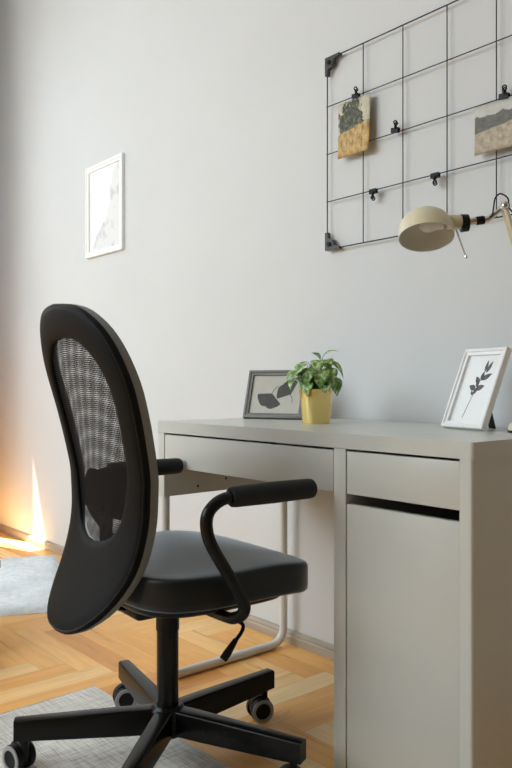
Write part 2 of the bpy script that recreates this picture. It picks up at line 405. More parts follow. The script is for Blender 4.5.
# ------------------------------------------------------------------ desk
desk = thing('desk', 'white office desk with wide drawer, narrow cupboard and white steel sled leg', 'desk', (0, 0, 0))
def rounded_slab(x0, x1, y0, y1, z0, z1, r):
    out = [(x0, y0)]
    for k in range(9):
        a = -PI / 2 + PI / 2 * k / 8; out.append((x1 - r + r * math.cos(a), y0 + r + r * math.sin(a)))
    out += [(x1, y1), (x0, y1)]
    bm = prism(bmesh.new(), out, z1 - z0, Matrix.Translation((0, 0, z0)))
    return bm
def bevel_all(bm, w, seg=2, ang=40):
    es = [e for e in bm.edges if len(e.link_faces) == 2 and e.calc_face_angle(0) > R(ang)]
    bmesh.ops.bevel(bm, geom=es, offset=w, segments=seg, profile=0.5, affect='EDGES'); return bm
obj('desk_top', bevel_all(rounded_slab(0, 1.045, 0, 0.5, 0.718, 0.75, 0.010), 0.0015), M['desk'], desk)
obj('side_panel', B(0.0, 0.03, 0.002, 0.495, 0.535, 0.718, 0.001), M['desk'], desk)
obj('side_panel', B(0.694, 0.7285, 0.002, 0.495, 0.0, 0.718, 0.001), M['desk'], desk)
obj('side_panel', bevel_all(rounded_slab(1.0135, 1.041, 0.002, 0.495, 0.0, 0.718, 0.006), 0.0006), M['desk'], desk)
obj('back_panel', B(0.03, 0.694, 0.475, 0.49, 0.54, 0.718), M['desk'], desk)
obj('back_panel', B(0.7285, 1.0135, 0.478, 0.49, 0.03, 0.718), M['desk_inside'], desk)
obj('cabinet_floor', B(0.7285, 1.0135, 0.03, 0.478, 0.03, 0.046), M['desk_inside'], desk)
obj('cabinet_shelf', B(0.7285, 1.0135, 0.03, 0.478, 0.34, 0.355), M['desk_inside'], desk)
def drawer(x0, x1, z0, z1):
    d = obj('drawer', B(x0, x1, 0.003, 0.019, z0, z1, 0.0012), M['desk'], desk)
    bm = bmesh.new()
    box(bm, x0 + 0.012, x1 - 0.012, 0.019, 0.42, z0 + 0.012, z0 + 0.018)
    box(bm, x0 + 0.012, x0 + 0.022, 0.019, 0.42, z0 + 0.018, z1 - 0.012)
    box(bm, x1 - 0.022, x1 - 0.012, 0.019, 0.42, z0 + 0.018, z1 - 0.012)
    box(bm, x0 + 0.022, x1 - 0.022, 0.41, 0.42, z0 + 0.018, z1 - 0.012)
    obj('drawer_box', bm, M['desk_inside'], d, 0)
drawer(0.0325, 0.6915, 0.622, 0.7125)
drawer(0.7315, 1.0125, 0.622, 0.7125)
obj('door', B(0.7315, 1.0125, 0.003, 0.019, 0.02, 0.600, 0.0008), M['desk'], desk)
sq = lambda y, z: (0.0145, y, z)
pts = [sq(0.016, 0.54), sq(0.016, 0.08)]
for k in range(9):
    a = PI + PI / 2 * k / 8; pts.append(sq(0.016 + 0.05 + 0.05 * math.cos(a), 0.0135 + 0.05 + 0.05 * math.sin(a)))
for k in range(9):
    a = -PI / 2 + PI / 2 * k / 8; pts.append(sq(0.476 - 0.05 + 0.05 * math.cos(a), 0.0135 + 0.05 + 0.05 * math.sin(a)))
pts.append(sq(0.476, 0.54))
obj('sled_leg', T(pts, 0.0133, 14, rb=0.0125, up=(1, 0, 0)), M['white_metal'], desk)
for y, z in ((0.225, 0.585), (0.225, 0.570), (0.12, 0.556)):
    obj('screw', lathe(bmesh.new(), [(0.0, 0.0012), (0.004, 0.001), (0.004, -0.002)], 12, frame_to((0.03, y, z), (1, 0, 0))), M['hole'], desk)

# ------------------------------------------------------------------ rugs
rug = thing('rug', 'grey beige flat woven rug lying under the office chair', 'rug', (-0.085, -0.157, 0), R(1))
def rug_sheet(w, d, z, lump):
    bm = bmesh.new(); n, k = 60, 40; rows = []
    for i in range(n + 1):
        row = []
        for j in range(k + 1):
            x, y = w * i / n, -d * j / k
            x += lump * math.sin(j * 1.3 + 0.4) * (1 if i in (0, n) else 0); y += lump * math.sin(i * 0.9) * (1 if j in (0, k) else 0)
            row.append(bm.verts.new((x, y, z)))
        rows.append(row)
    for a, b in zip(rows, rows[1:]):
        for j in range(k): bm.faces.new((a[j], a[j + 1], b[j + 1], b[j]))
    r = bmesh.ops.extrude_face_region(bm, geom=bm.faces[:])
    bmesh.ops.translate(bm, verts=[v for v in r['geom'] if isinstance(v, bmesh.types.BMVert)], vec=(0, 0, -z + 0.0002))
    return bm
obj('rug_body', rug_sheet(1.5, 0.95, 0.003, 0.0012), M['rug'], rug)
bm = bmesh.new()
for a, b in (((0, 0), (1.5, 0)), ((0, 0), (0, -0.95))):
    tube(bm, [(a[0] + (b[0] - a[0]) * t / 20, a[1] + (b[1] - a[1]) * t / 20, 0.0022) for t in range(21)], 0.0022, 6)
obj('rug_hem', bm, M['rug'], rug)
# pale plush rug further back
d = Vector((0.42, 0.907, 0)).normalized(); p = Vector((-d.y, d.x, 0))
far = thing('plush_rug', 'pale blue-white plush rug on the floor behind the office chair', 'rug', (-0.80, 0.09, 0), math.atan2(d.y, d.x))
bm = bmesh.new(); n, k = 90, 60; rows = []
for i in range(n + 1):
    row = []
    for j in range(k + 1):
        x, y = -1.5 * i / n, 0.92 * j / k
        e = min(i, n - i, (j) * 1.0, k - j)
        z = 0.022 * (1 - math.exp(-e * 0.9)) + random.uniform(-0.002, 0.002) + 0.0005
        row.append(bm.verts.new((x + random.uniform(-.003, .003), y + random.uniform(-.003, .003), max(z, 0.0005))))
    rows.append(row)
for a, b in zip(rows, rows[1:]):
    for j in range(k): bm.faces.new((a[j], a[j + 1], b[j + 1], b[j]))
obj('pile', bm, M['plush'], far, 180)
obj('backing', B(-1.49, -0.01, 0.01, 0.91, 0.0, 0.004), M['bracket'], far, 0)

# low grey bench cut off by the left edge of the picture
bench = thing('bench', 'low grey bench just showing at the left edge beside the pale rug', 'bench', (-0.713, -0.60, 0), 0)
obj('bench_top', B(-0.20, 0.214, -0.30, 0.339, 0.275, 0.300, 0.002), M['bench'], bench)
for sx, sy in ((0.17, 0.295), (0.17, -0.295), (-0.195, 0.295), (-0.195, -0.295)):
    obj('leg', B(sx, sx + 0.04, sy - 0.0 if sy < 0 else sy, (sy + 0.04), 0.0, 0.276, 0.002), M['bench'], bench)

# ------------------------------------------------------------------ office chair (local: +Y is the way it faces, +X its right)
chair = thing('office_chair', 'black swivel office chair with mesh backrest, facing the white desk', 'chair', (0.384, -0.223, 0), R(-4))
def cp(x, y, z): return Vector((x, y, z))
# five-star base
BO = Vector((0.0187, -0.0095, 0))
obj('base_hub', lathe(bmesh.new(), [(0.0, 0.068), (0.036, 0.068), (0.041, 0.081), (0.041, 0.124), (0.033, 0.135), (0.0, 0.135)], 32, Matrix.Translation(BO)), M['black_steel'], chair)
obj('column', lathe(bmesh.new(), [(0.0, 0.135), (0.0245, 0.135), (0.0245, 0.30), (0.0265, 0.302), (0.0265, 0.345), (0.0, 0.345)], 32, Matrix.Translation(BO)), M['black_steel'], chair)
onrug = {2: 0.003, 3: 0.003, 4: 0.003}
turned = {0: (-0.10, 0.006), 1: (-0.55, 0.012), 2: (-0.50, 0.004), 3: (0.55, 0.020), 4: (0.2, 0.01)}   # how each caster has swivelled, and its trail
for i in range(5):
    rot = Matrix.Translation(BO) @ Matrix.Rotation(R(24 + 72 * i + 4 - 1.5), 4, 'Z')
    bm = bmesh.new()
    secs = []      # tapered beam with rounded top edges
    for t, w_, zt, zb in ((0.0, 0.021, 0.129, 0.074), (0.10, 0.0195, 0.128, 0.074), (0.30, 0.0160, 0.1225, 0.077), (0.334, 0.0152, 0.1215, 0.078)):
        b_ = 0.005
        o_ = [(-w_, zb), (w_, zb), (w_, zt - b_), (w_ - b_ * 0.3, zt - b_ * 0.3), (w_ - b_, zt), (-w_ + b_, zt), (-w_ + b_ * 0.3, zt - b_ * 0.3), (-w_, zt - b_)]
        secs.append([bm.verts.new(rot @ Vector((t, y, z))) for y, z in o_])
    for a, b in zip(secs, secs[1:]):
        for k in range(8): bm.faces.new((a[k], a[(k + 1) % 8], b[(k + 1) % 8], b[k]))
    bm.faces.new(secs[0][::-1]); bm.faces.new(secs[-1])
    leg = obj('base_leg', bm, M['black_steel'], chair, 50)
    # twin wheel caster with grey rings
    dz = onrug.get(i, 0.0); WR = 0.030
    cx = rot @ Vector((0.312, 0, 0))
    tw, trail = turned[i]
    kx, rx = Vector((0.715, -0.700, 0)), Vector((0.700, 0.715, 0))
    axle = (kx - rx * tw).normalized(); fwd = Vector((-axle.y, axle.x, 0))
    wc = cx - fwd * trail; wc.z = WR + dz
    bm = bmesh.new()
    tube(bm, [(cx.x, cx.y, 0.040 + dz), (cx.x, cx.y, 0.081)], 0.0085, 12)
    lathe(bm, [(0.0, -0.008), (0.025, -0.008), (0.0275, -0.006), (0.0275, 0.006), (0.025, 0.008), (0.0, 0.008)], 28, frame_to(wc + Vector((0, 0, 0.007)), axle))
    cs = obj('caster', bm, M['black_plastic'], leg)
    for sd in (-1, 1):
        prof = [(0.0, 0.009), (WR, 0.009), (WR, 0.020), (WR - 0.002, 0.0235), (0.0, 0.0235)]
        obj('wheel', lathe(bmesh.new(), prof, 32, frame_to(wc, axle * sd)), M['black_plastic'], leg)
        obj('wheel_ring', lathe(bmesh.new(), [(WR - 0.001, 0.0200), (WR - 0.0015, 0.0245), (0.0205, 0.0258), (0.0195, 0.0230)], 32, frame_to(wc, axle * sd), False, False), M['caster_grey'], leg)
# mechanism under the seat
bm = bmesh.new()
box(bm, -0.085, 0.085, -0.12, 0.11, 0.352, 0.392, 0.012, 3)
lathe(bm, [(0.0, 0.335), (0.040, 0.335), (0.052, 0.352), (0.055, 0.37), (0.0, 0.37)], 28)
obj('seat_mechanism', bm, M['black_plastic'], chair)
bm = bmesh.new()
tube(bm, catmull([(0.07, 0.035, 0.366), (0.10, 0.045, 0.352), (0.15, 0.052, 0.351), (0.195, 0.069, 0.346), (0.204, 0.066, 0.332), (0.201, 0.045, 0.308)], 6), 0.0042, 10)
lev = obj('height_lever', bm, M['black_steel'], chair)
obj('lever_paddle', T([(0.2015, 0.052, 0.316), (0.200, 0.030, 0.290), (0.199, 0.020, 0.279)], [0.0055, 0.009, 0.0085], 12), M['black_plastic'], lev)

# seat: rounded pad over a plastic pan
def seat_outline(w, yb, yf, n=96, ex=4.2):
    o = []
    for k in range(n):
        a = 2 * PI * k / n; c_, s_ = math.cos(a), math.sin(a)
        x = w * math.copysign(abs(c_) ** (2 / ex), c_); y = math.copysign(abs(s_) ** (2 / ex), s_)
        y = (yf + yb) / 2 + y * (yf - yb) / 2
        x *= 1 - 0.05 * max(0, (y - 0.05) / 0.19) ** 2 - 0.06 * max(0, (-y - 0.02) / 0.2)
        o.append((x, y))
    return o
def layered(bm, w, yb, yf, layers):
    rings = []
    cy_ = (yb + yf) / 2
    for sc, z in layers:
        ring = []
        for x, y in seat_outline(w, yb, yf):
            xx, yy = x * sc, cy_ + (y - cy_) * sc
            zz = z
            ring.append(bm.verts.new((xx, yy, zz)))
        rings.append(ring)
    n = len(rings[0])
    for a, b in zip(rings, rings[1:]):
        for k in range(n): bm.faces.new((a[k], a[(k + 1) % n], b[(k + 1) % n], b[k]))
    for ring, fl in ((rings[0], True), (rings[-1], False)):
        c_ = bm.verts.new((0, cy_, sum(v.co.z for v in ring) / n))
        for k in range(n): bm.faces.new((ring[k], ring[(k + 1) % n], c_))
    return bm
bm = layered(bmesh.new(), 0.245, -0.160, 0.290, [(0.90, 0.398), (0.975, 0.399), (0.995, 0.405), (1.0, 0.416), (1.0, 0.436), (1.0, 0.455), (0.996, 0.461), (0.986, 0.4650), (0.965, 0.4672), (0.90, 0.468), (0.75, 0.467), (0.5, 0.464), (0.25, 0.462)])
for v in bm.verts:   # front edge falls away
    t = max(0, (v.co.y - 0.10) / 0.165)
    v.co.z += 0.002 - 0.020 * t * t
obj('seat', bm, M['seat_fabric'], chair, 60)
bm = layered(bmesh.new(), 0.225, -0.155, 0.235, [(0.70, 0.380), (0.92, 0.383), (0.97, 0.392), (0.98, 0.402)])
for v in bm.verts:
    t = max(0, (v.co.y - 0.08) / 0.165); v.co.z -= 0.012 * t * t
obj('seat_pan', bm, M['black_plastic'], chair, 50)

# backrest
SPINE = smoothtab([(0.30, -0.246), (0.343, -0.229), (0.40, -0.196), (0.456, -0.167), (0.51, -0.149), (0.57, -0.139), (0.63, -0.139), (0.683, -0.144), (0.796, -0.171), (0.91, -0.205), (1.03, -0.233)], 6)
def spine(x, z): return interp(SPINE, z) - 0.032 * max(0, 1 - (x / 0.21) ** 2)
OUT = smoothtab([(0.341, 0.0), (0.346, 0.050), (0.368, 0.098), (0.411, 0.138), (0.475, 0.164), (0.547, 0.173), (0.629, 0.180), (0.71, 0.187), (0.792, 0.193), (0.865, 0.194), (0.925, 0.178), (0.97, 0.148), (1.003, 0.102), (1.018, 0.055), (1.023, 0.0)], 8)
HOLE = smoothtab([(0.520, 0.0), (0.527, 0.045), (0.551, 0.088), (0.60, 0.114), (0.68, 0.132), (0.76, 0.139), (0.83, 0.141), (0.885, 0.127), (0.922, 0.098), (0.945, 0.056), (0.952, 0.0)], 8)
C0 = 0.70
def polar(tab, a):
    c_, s_ = math.cos(a), math.sin(a); lo, hi = 0.0, 0.6
    for _ in range(40):
        r = (lo + hi) / 2; z = C0 + r * s_
        ins = tab[0][0] < z < tab[-1][0] and abs(r * c_) < interp(tab, z)
        lo, hi = (r, hi) if ins else (lo, r)
    return lo
NA = 120
ro = [polar(OUT, 2 * PI * k / NA) for k in range(NA)]; rh = [polar(HOLE, 2 * PI * k / NA) for k in range(NA)]
def back_point(k, r, off):
    a = 2 * PI * k / NA; x = r * math.cos(a); z = C0 + r * math.sin(a)
    return Vector((x, spine(x, z) + off, z))
def ring_shell(prof):
    """prof: (s from hole 0 to rim 1, offset along the facing direction), closed loop"""
    bm = bmesh.new(); cols = []
    for k in range(NA):
        cols.append([bm.verts.new(back_point(k, rh[k] + (ro[k] - rh[k]) * s, off)) for s, off in prof])
    n = len(prof)
    for k in range(NA):
        a, b = cols[k], cols[(k + 1) % NA]
        for i in range(n): bm.faces.new((a[i], a[(i + 1) % n], b[(i + 1) % n], b[i]))
    return bm
back = obj('backrest', ring_shell([(0.0, 0.0), (0.02, -0.006), (0.10, -0.009), (0.3, -0.011), (0.55, -0.012), (0.8, -0.011), (0.95, -0.008), (0.985, -0.005), (1.0, 0.0), (1.0, 0.007),
                                   (0.95, 0.012), (0.8, 0.016), (0.5, 0.018), (0.2, 0.014), (0.04, 0.006)]), M['back_fabric'], chair, 60)
obj('rim', ring_shell([(0.955, 0.0075), (0.997, 0.0075), (1.003, 0.009), (1.003, 0.019), (0.985, 0.026), (0.95, 0.024)]), M['trim_grey'], back, 60)
bm = bmesh.new(); tube(bm, [back_point(k % NA, rh[k % NA] + (ro[k % NA] - rh[k % NA]) * 0.965, -0.0065) for k in range(NA + 1)], 0.0022, 8, caps=False)
obj('piping', bm, M['black_plastic'], back)
def mesh_layer(off):
    bm = bmesh.new(); uvl = bm.loops.layers.uv.new('threads'); rings = []
    nr = 14
    for i in range(nr + 1):
        s = 1.03 * i / nr
        if i == 0: rings.append([bm.verts.new((0, spine(0, C0) + off, C0))])
        else: rings.append([bm.verts.new(back_point(k, rh[k] * s, off)) for k in range(NA)])
    for i in range(nr):
        for k in range(NA):
            k2 = (k + 1) % NA
            f = bm.faces.new((rings[0][0], rings[1][k], rings[1][k2])) if i == 0 else bm.faces.new((rings[i][k], rings[i + 1][k], rings[i + 1][k2], rings[i][k2]))
            for l in f.loops: l[uvl].uv = (l.vert.co.x, l.vert.co.z)
    return bm
obj('mesh_panel', mesh_layer(0.001), M['mesh_a'], back)
obj('mesh_panel', mesh_layer(0.010), M['mesh_b'], back)
# lumbar pad in front of the mesh, and the bracket that carries the backrest
bm = bmesh.new(); cols = []
for i in range(33):
    x = -0.158 + 0.316 * i / 32; e = 1 - abs(2 * i / 32 - 1) ** 10
    hh = 0.012 + 0.038 * e; zc = 0.612 + 0.004 * math.cos(x * 8); col = []
    for k in range(16):
        a = 2 * PI * k / 16
        z = zc + hh * math.copysign(abs(math.sin(a)) ** 0.7, math.sin(a))
        col.append(bm.verts.new((x, spine(x, z) + 0.026 + 0.010 * math.cos(a), z)))
    cols.append(col)
for a, b in zip(cols, cols[1:]):
    for k in range(16): bm.faces.new((a[k], a[(k + 1) % 16], b[(k + 1) % 16], b[k]))
bm.faces.new(cols[0][::-1]); bm.faces.new(cols[-1])
obj('lumbar_pad', bm, M['back_fabric'], back, 60)
bm = bmesh.new()
tube(bm, catmull([(0, -0.05, 0.368), (0, -0.12, 0.366), (0, -0.155, 0.40), (0, -0.153, 0.48), (0, -0.150, 0.60)], 8), 0.030, 14, rb=0.007, up=(0, 1, 0.3))
obj('back_bracket', bm, M['black_steel'], back)

# armrests
for s in (1, -1):
    X = 0.277 * s
    path = catmull([(X, 0.03, 0.632), (X, -0.014, 0.632), (X, -0.045, 0.624), (X, -0.067, 0.604), (X, -0.070, 0.575), (X, -0.058, 0.540), (X, -0.019, 0.478), (X, 0.014, 0.424)], 8) 
    path += catmull([(X, 0.021, 0.408), (X * 0.985, 0.018, 0.393), (X * 0.93, 0.012, 0.3835), (X * 0.82, 0.008, 0.378), (X * 0.30, 0.004, 0.376)], 6)
    arm = obj('armrest', T(path, 0.0128, 14, rb=0.0105), M['black_steel'], chair)
    y0, y1 = -0.014, 0.198; prof = []
    for t, r in ((0, 0.0), (0.0, 0.018), (0.015, 0.0205), (0.06, 0.0215), (0.5, 0.0225), (0.94, 0.0215), (0.985, 0.0205), (1.0, 0.018), (1.0, 0.0)):
        prof.append((r, y0 + (y1 - y0) * t))
    obj('arm_pad', lathe(bmesh.new(), prof, 28, frame_to((X, 0, 0.632), (0, 1, 0))), M['arm_grip'], arm, 50)

# ------------------------------------------------------------------ wire grid on the wall
G0, CELL, GT, GY = 0.184, 0.148, 1.867, 0.506
NX, NZ = 6, 4
grid = thing('wire_grid', 'black wire grid memo board fixed on the wall above the desk', 'memo board', (G0, GY, GT - NZ * CELL))
bm = bmesh.new()
for i in range(NX + 1):
    r = 0.0020 if i in (0, NX) else 0.0016
    tube(bm, [(i * CELL, 0.0, -0.001), (i * CELL, 0.0, NZ * CELL + 0.001)], r, 8)
for j in range(NZ + 1):
    r = 0.0020 if j in (0, NZ) else 0.0016
    tube(bm, [(-0.001, -0.002, j * CELL), (NX * CELL + 0.001, -0.002, j * CELL)], r, 8)
obj('wires', bm, M['wire'], grid)
for (x, z, sx, sz) in ((0, NZ * CELL, 1, -1), (0, 0, 1, 1), (NX * CELL, NZ * CELL, -1, -1), (NX * CELL, 0, -1, 1)):
    mt = Matrix(((sx, 0, 0, x), (0, 0, 1, -0.007), (0, sz, 0, z), (0, 0, 0, 1)))
    bm = prism(bmesh.new(), [(-0.004, -0.004), (0.056, -0.004), (0.056, 0.004), (0.034, 0.008), (0.026, 0.028), (0.008, 0.034), (0.006, 0.052), (-0.004, 0.052)], 0.014, mt)
    bevel_all(bm, 0.0015, 1)
    br = obj('corner_bracket', bm, M['bracket'], grid)
    obj('bracket_peg', lathe(bmesh.new(), [(0.0, 0.005), (0.007, 0.004), (0.007, -0.002)], 12, frame_to((x + sx * 0.014, -0.008, z + sz * 0.014), (0, -1, 0))), M['black_plastic'], br)

# binder clips
def clip(loc, up, label, tilt=0.0):
    """jaw line at loc; handles point up (+1) or down (-1)"""
    c_ = thing('binder_clip', label, 'clip', loc, 0, 'black binder clips on the wire grid')
    c_.rotation_euler = (0, R(tilt), 0)
    bm = bmesh.new()
    # folded triangular jaw
    o_ = [(-0.0055, 0.0090 * up), (0.0055, 0.0090 * up), (0.0042, -0.0045 * up), (0.0030, -0.0045 * up), (0.0040, 0.0078 * up), (-0.0040, 0.0078 * up), (-0.0030, -0.0045 * up), (-0.0042, -0.0045 * up)]
    prism(bm, o_, 0.026, Matrix(((0, 0, 1, -0.013), (1, 0, 0, 0), (0, 1, 0, 0), (0, 0, 0, 1))))
    obj('jaw', bm, M['black_plastic'], c_, 30)
    for s in (-1, 1):
        y = -0.005 * 1
        loop = [(0.006 * s - 0.004, -0.004 * s, 0.004 * up), (0.005 * s - 0.002, -0.006 * s - 0.002, 0.015 * up), (0.0045 * s - 0.0055, -0.0075 * s - 0.002, 0.023 * up), (0.0045 * s, -0.008 * s - 0.002, 0.0265 * up), (0.0045 * s + 0.0055, -0.0075 * s - 0.002, 0.023 * up), (0.005 * s + 0.002, -0.006 * s - 0.002, 0.015 * up), (0.006 * s + 0.004, -0.004 * s, 0.004 * up)]
        obj('handle', T(catmull(loop, 6), 0.0019, 8), M['black_steel'], c_)
    return c_
PX = GY - 0.010
clip((0.311, GY - 0.009, 1.712), 1, 'black binder clip holding the portrait photo of trees', 6)
clip((0.460, GY - 0.009, 1.572), 1, 'empty black binder clip standing on the wire right of the tree photo', 8)
clip((0.379, GY - 0.009, 1.420), -1, 'empty black binder clip hanging from the wire below the tree photo')
clip((0.597, GY - 0.009, 1.420), -1, 'empty black binder clip hanging from the wire above the lamp shade')
clip((0.803, GY - 0.009, 1.568), 1, 'black binder clip holding the landscape photo of a field', 6)

def sheet(name, mtl, x0, x1, z0, z1, y, curl, label):
    bm = bmesh.new(); uvl = bm.loops.layers.uv.new('picture'); n, k = 14, 14; rows = []
    for i in range(n + 1):
        row = []
        for j in range(k + 1):
            u, v = i / n, j / k
            row.append((bm.verts.new((x0 + (x1 - x0) * u, y - curl * (1 - v) ** 2 * (0.4 + u * 0.6) - curl * 0.5 * max(0, u - 0.6) * (1 - v), z0 + (z1 - z0) * v)), (u, v)))
        rows.append(row)
    for a, b in zip(rows, rows[1:]):
        for j in range(k):
            q = (a[j], b[j], b[j + 1], a[j + 1]); f = bm.faces.new([t[0] for t in q])
            for l, t in zip(f.loops, q): l[uvl].uv = t[1]
    o = obj(name, bm, mtl, None, 60)
    s = o.modifiers.new('paper', 'SOLIDIFY'); s.thickness = 0.0004
    return tag(o, label, 'photo')
sheet('photo_print', M['photo_trees'], 0.240, 0.368, 1.541, 1.709, GY - 0.009, 0.008, 'portrait photo of green trees over golden field, clipped on wire grid')
sheet('photo_print', M['photo_field'], 0.720, 0.895, 1.441, 1.566, GY - 0.009, 0.006, 'landscape photo of pale wheat field and dark tree line, clipped on wire grid')

# ------------------------------------------------------------------ framed pictures
def picture_frame(root, w, h, border, depth, fm, lip=0.004, z_in=0.35):
    """local: x along the width from the lower left corner, z up, front is -y"""
    bm = bmesh.new()
    o_ = [(0, 0), (w, 0), (w, h), (0, h)]
    def lp(i, y): return [bm.verts.new((x + (i if x == 0 else -i), y, z + (i if z == 0 else -i))) for x, z in o_]
    loops = [lp(0, depth), lp(0, 0.0015), lp(0.0015, 0.0), (lp(border * 0.45, -0.001)), lp(border * 0.55, 0.002), lp(border - 0.001, 0.003), lp(border, depth * z_in + 0.003), lp(border, depth)]
    for a, b in zip(loops, loops[1:] + loops[:1]):
        for k in range(4): bm.faces.new((a[k], a[(k + 1) % 4], b[(k + 1) % 4], b[k]))
    fr = obj('frame', bm, fm, root, 30)
    obj('backing', B(border - 0.003, w - border + 0.003, depth * 0.75, depth * 0.95, border - 0.003, h - border + 0.003), M['card_back'], root, 0)
    return fr
def flat(pts, y=0.0): 
    bm = bmesh.new(); prism(bm, pts, 0.0003, Matrix(((1, 0, 0, 0), (0, 0, -1, y), (0, 1, 0, 0), (0, 0, 0, 1)))); return bm
def add_flat(bm, pts, y): prism(bm, pts, 0.0003, Matrix(((1, 0, 0, 0), (0, 0, -1, y), (0, 1, 0, 0), (0, 0, 0, 1))))
def ribbon(pts, w):
    pts = [Vector((*p, 0)) for p in pts]; a, b = [], []
    for i, p in enumerate(pts):
        t = (pts[min(i + 1, len(pts) - 1)] - pts[max(0, i - 1)]).normalized(); n_ = Vector((-t.y, t.x, 0))
        a.append(p + n_ * w / 2); b.append(p - n_ * w / 2)
    return [(q.x, q.y) for q in a + b[::-1]]

# grey frame with two ginkgo leaves
a = R(25); 
gf = thing('picture_frame', 'grey wooden picture frame with two dark fan-shaped leaves, behind the plant', 'picture frame', (0.0555, 0.268, 0.7548), a)
W_, H_ = 0.195, 0.153
def leaning(tilt): return Matrix.Rotation(-tilt, 4, 'X')
def finish_lean(root, tilt):
    for ch in root.children: ch.data.transform(leaning(tilt))
picture_frame(gf, W_, H_, 0.0165, 0.014, M['grey_frame'])
pr = obj('print', B(0.0145, W_ - 0.0145, 0.0085, 0.0095, 0.0145, H_ - 0.0145), M['paper_beige'], gf, 0)
def ginkgo(cx, cy, ang, size):
    """fan of a ginkgo leaf, its stalk at (cx, cy), opening towards ang"""
    o_ = [(cx, cy)]
    for k in range(25):
        t = -1 + 2 * k / 24; an = ang + t * R(66)
        r = size * (1.0 + 0.014 * math.sin(k * 0.9) - 0.07 * math.exp(-(t * 6) ** 2) - 0.06 * abs(t) ** 3)
        o_.append((cx + r * math.cos(an), cy + r * math.sin(an)))
    return o_
bm = bmesh.new()
add_flat(bm, ginkgo(0.084, 0.080, R(248), 0.049), 0.0084)
add_flat(bm, ribbon([(p.x, p.y) for p in catmull([(0.084, 0.080, 0), (0.090, 0.092, 0), (0.103, 0.104, 0)], 6)], 0.0018), 0.0084)
add_flat(bm, ginkgo(0.146, 0.077, R(132), 0.047), 0.0084)
add_flat(bm, ribbon([(p.x, p.y) for p in catmull([(0.142, 0.078, 0), (0.151, 0.066, 0), (0.153, 0.050, 0)], 6)], 0.0018), 0.0084)
obj('printed_leaves', bm, M['ink_dark'], gf, 0)
finish_lean(gf, R(19.5))
leg_ = obj('easel_leg', B(0.08, 0.115, 0.0, 0.003, 0.0, 0.105), M['card_back'], gf, 0)
leg_.data.transform(Matrix.Translation((0, 0.075, -0.004)) @ Matrix.Rotation(R(14), 4, 'X'))

# white frame with a printed sprig
wfm = thing('picture_frame', 'white picture frame with a grey leafy sprig, leaning back near the lamp', 'picture frame', (0.742, 0.318, 0.7563), R(-15))
W2, H2 = 0.14, 0.20
picture_frame(wfm, W2, H2, 0.0165, 0.016, M['white_frame'])
obj('print', B(0.0145, W2 - 0.0145, 0.0095, 0.0105, 0.0145, H2 - 0.0145), M['paper_white'], wfm, 0)
bm = bmesh.new()
stem = catmull([(0.055, 0.026, 0), (0.064, 0.07, 0), (0.073, 0.105, 0), (0.080, 0.135, 0), (0.083, 0.15, 0)], 6)
add_flat(bm, ribbon([(p.x, p.y) for p in stem], 0.0013), 0.0093)
def leaf_pts(cx, cy, ang, ln, wd):
    o_ = []
    for k in range(17):
        t = k / 16; o_.append((t, math.sin(PI * t ** 0.85)))
    up_ = [(t * ln, s * wd / 2) for t, s in o_]; dn = [(t * ln, -s * wd / 2) for t, s in o_[1:-1]][::-1]
    c_, s_ = math.cos(ang), math.sin(ang)
    return [(cx + x * c_ - y * s_, cy + x * s_ + y * c_) for x, y in up_ + dn]
for x, y, an, ln, wd in ((0.083, 0.142, 88, 0.030, 0.009), (0.088, 0.140, 68, 0.032, 0.010), (0.079, 0.122, 28, 0.034, 0.013), (0.079, 0.120, 85, 0.024, 0.011), (0.075, 0.112, 128, 0.024, 0.013),
                         (0.070, 0.098, 158, 0.026, 0.014), (0.070, 0.098, 20, 0.028, 0.014), (0.072, 0.103, 95, 0.02, 0.010), (0.066, 0.085, 62, 0.022, 0.010), (0.065, 0.083, 120, 0.014, 0.007)):
    add_flat(bm, leaf_pts(x, y, R(an), ln, wd), 0.0094)
obj('printed_sprig', bm, M['ink_grey'], wfm, 0)
finish_lean(wfm, R(22.5))
bm = B(-0.010, 0.010, 0.0, 0.003, 0.0, 0.110)
st = obj('easel_leg', bm, M['card_back'], wfm, 0)
st.data.transform(Matrix.Translation((W2 / 2 + 0.005, 0.092, -0.0055)) @ Matrix.Rotation(R(17), 4, 'X'))

# small white frame hung on the wall
wall_pic = thing('picture_frame', 'small white framed print hung on the bare wall left of the wire grid', 'picture frame', (-1.410, 0.507, 1.449), 0)
W3, H3 = 0.337, 0.425
picture_frame(wall_pic, W3, H3, 0.027, 0.014, M['white_frame'])
obj('print', B(0.019, W3 - 0.019, 0.0085, 0.0095, 0.019, H3 - 0.019), M['paper_white'], wall_pic, 0)
bm = bmesh.new()
sil = [(p.x, p.y) for p in catmull([(0.05, 0.024, 0), (0.075, 0.06, 0), (0.10, 0.10, 0), (0.15, 0.14, 0), (0.20, 0.19, 0), (0.215, 0.25, 0), (0.225, 0.31, 0), (0.25, 0.37, 0), (0.285, 0.402, 0)], 6)]
add_flat(bm, sil + [(0.315, 0.402), (0.315, 0.024)], 0.0084)
m = mat('pale_wash_ink', (0.62, 0.62, 0.62), 0.5)
f = noise(m, mapping(m, coord(m), (1, 1, 1)), 16, 4, 0.6); r_ = ramp(m, [(0.32, (0.54, 0.54, 0.55)), (0.5, (0.78, 0.78, 0.78)), (0.8, (0.74, 0.74, 0.74))]); L(m, f, r_.inputs[0]); L(m, r_.outputs[0], bsdf(m).inputs['Base Color'])
obj('printed_shape', bm, m, wall_pic, 0)

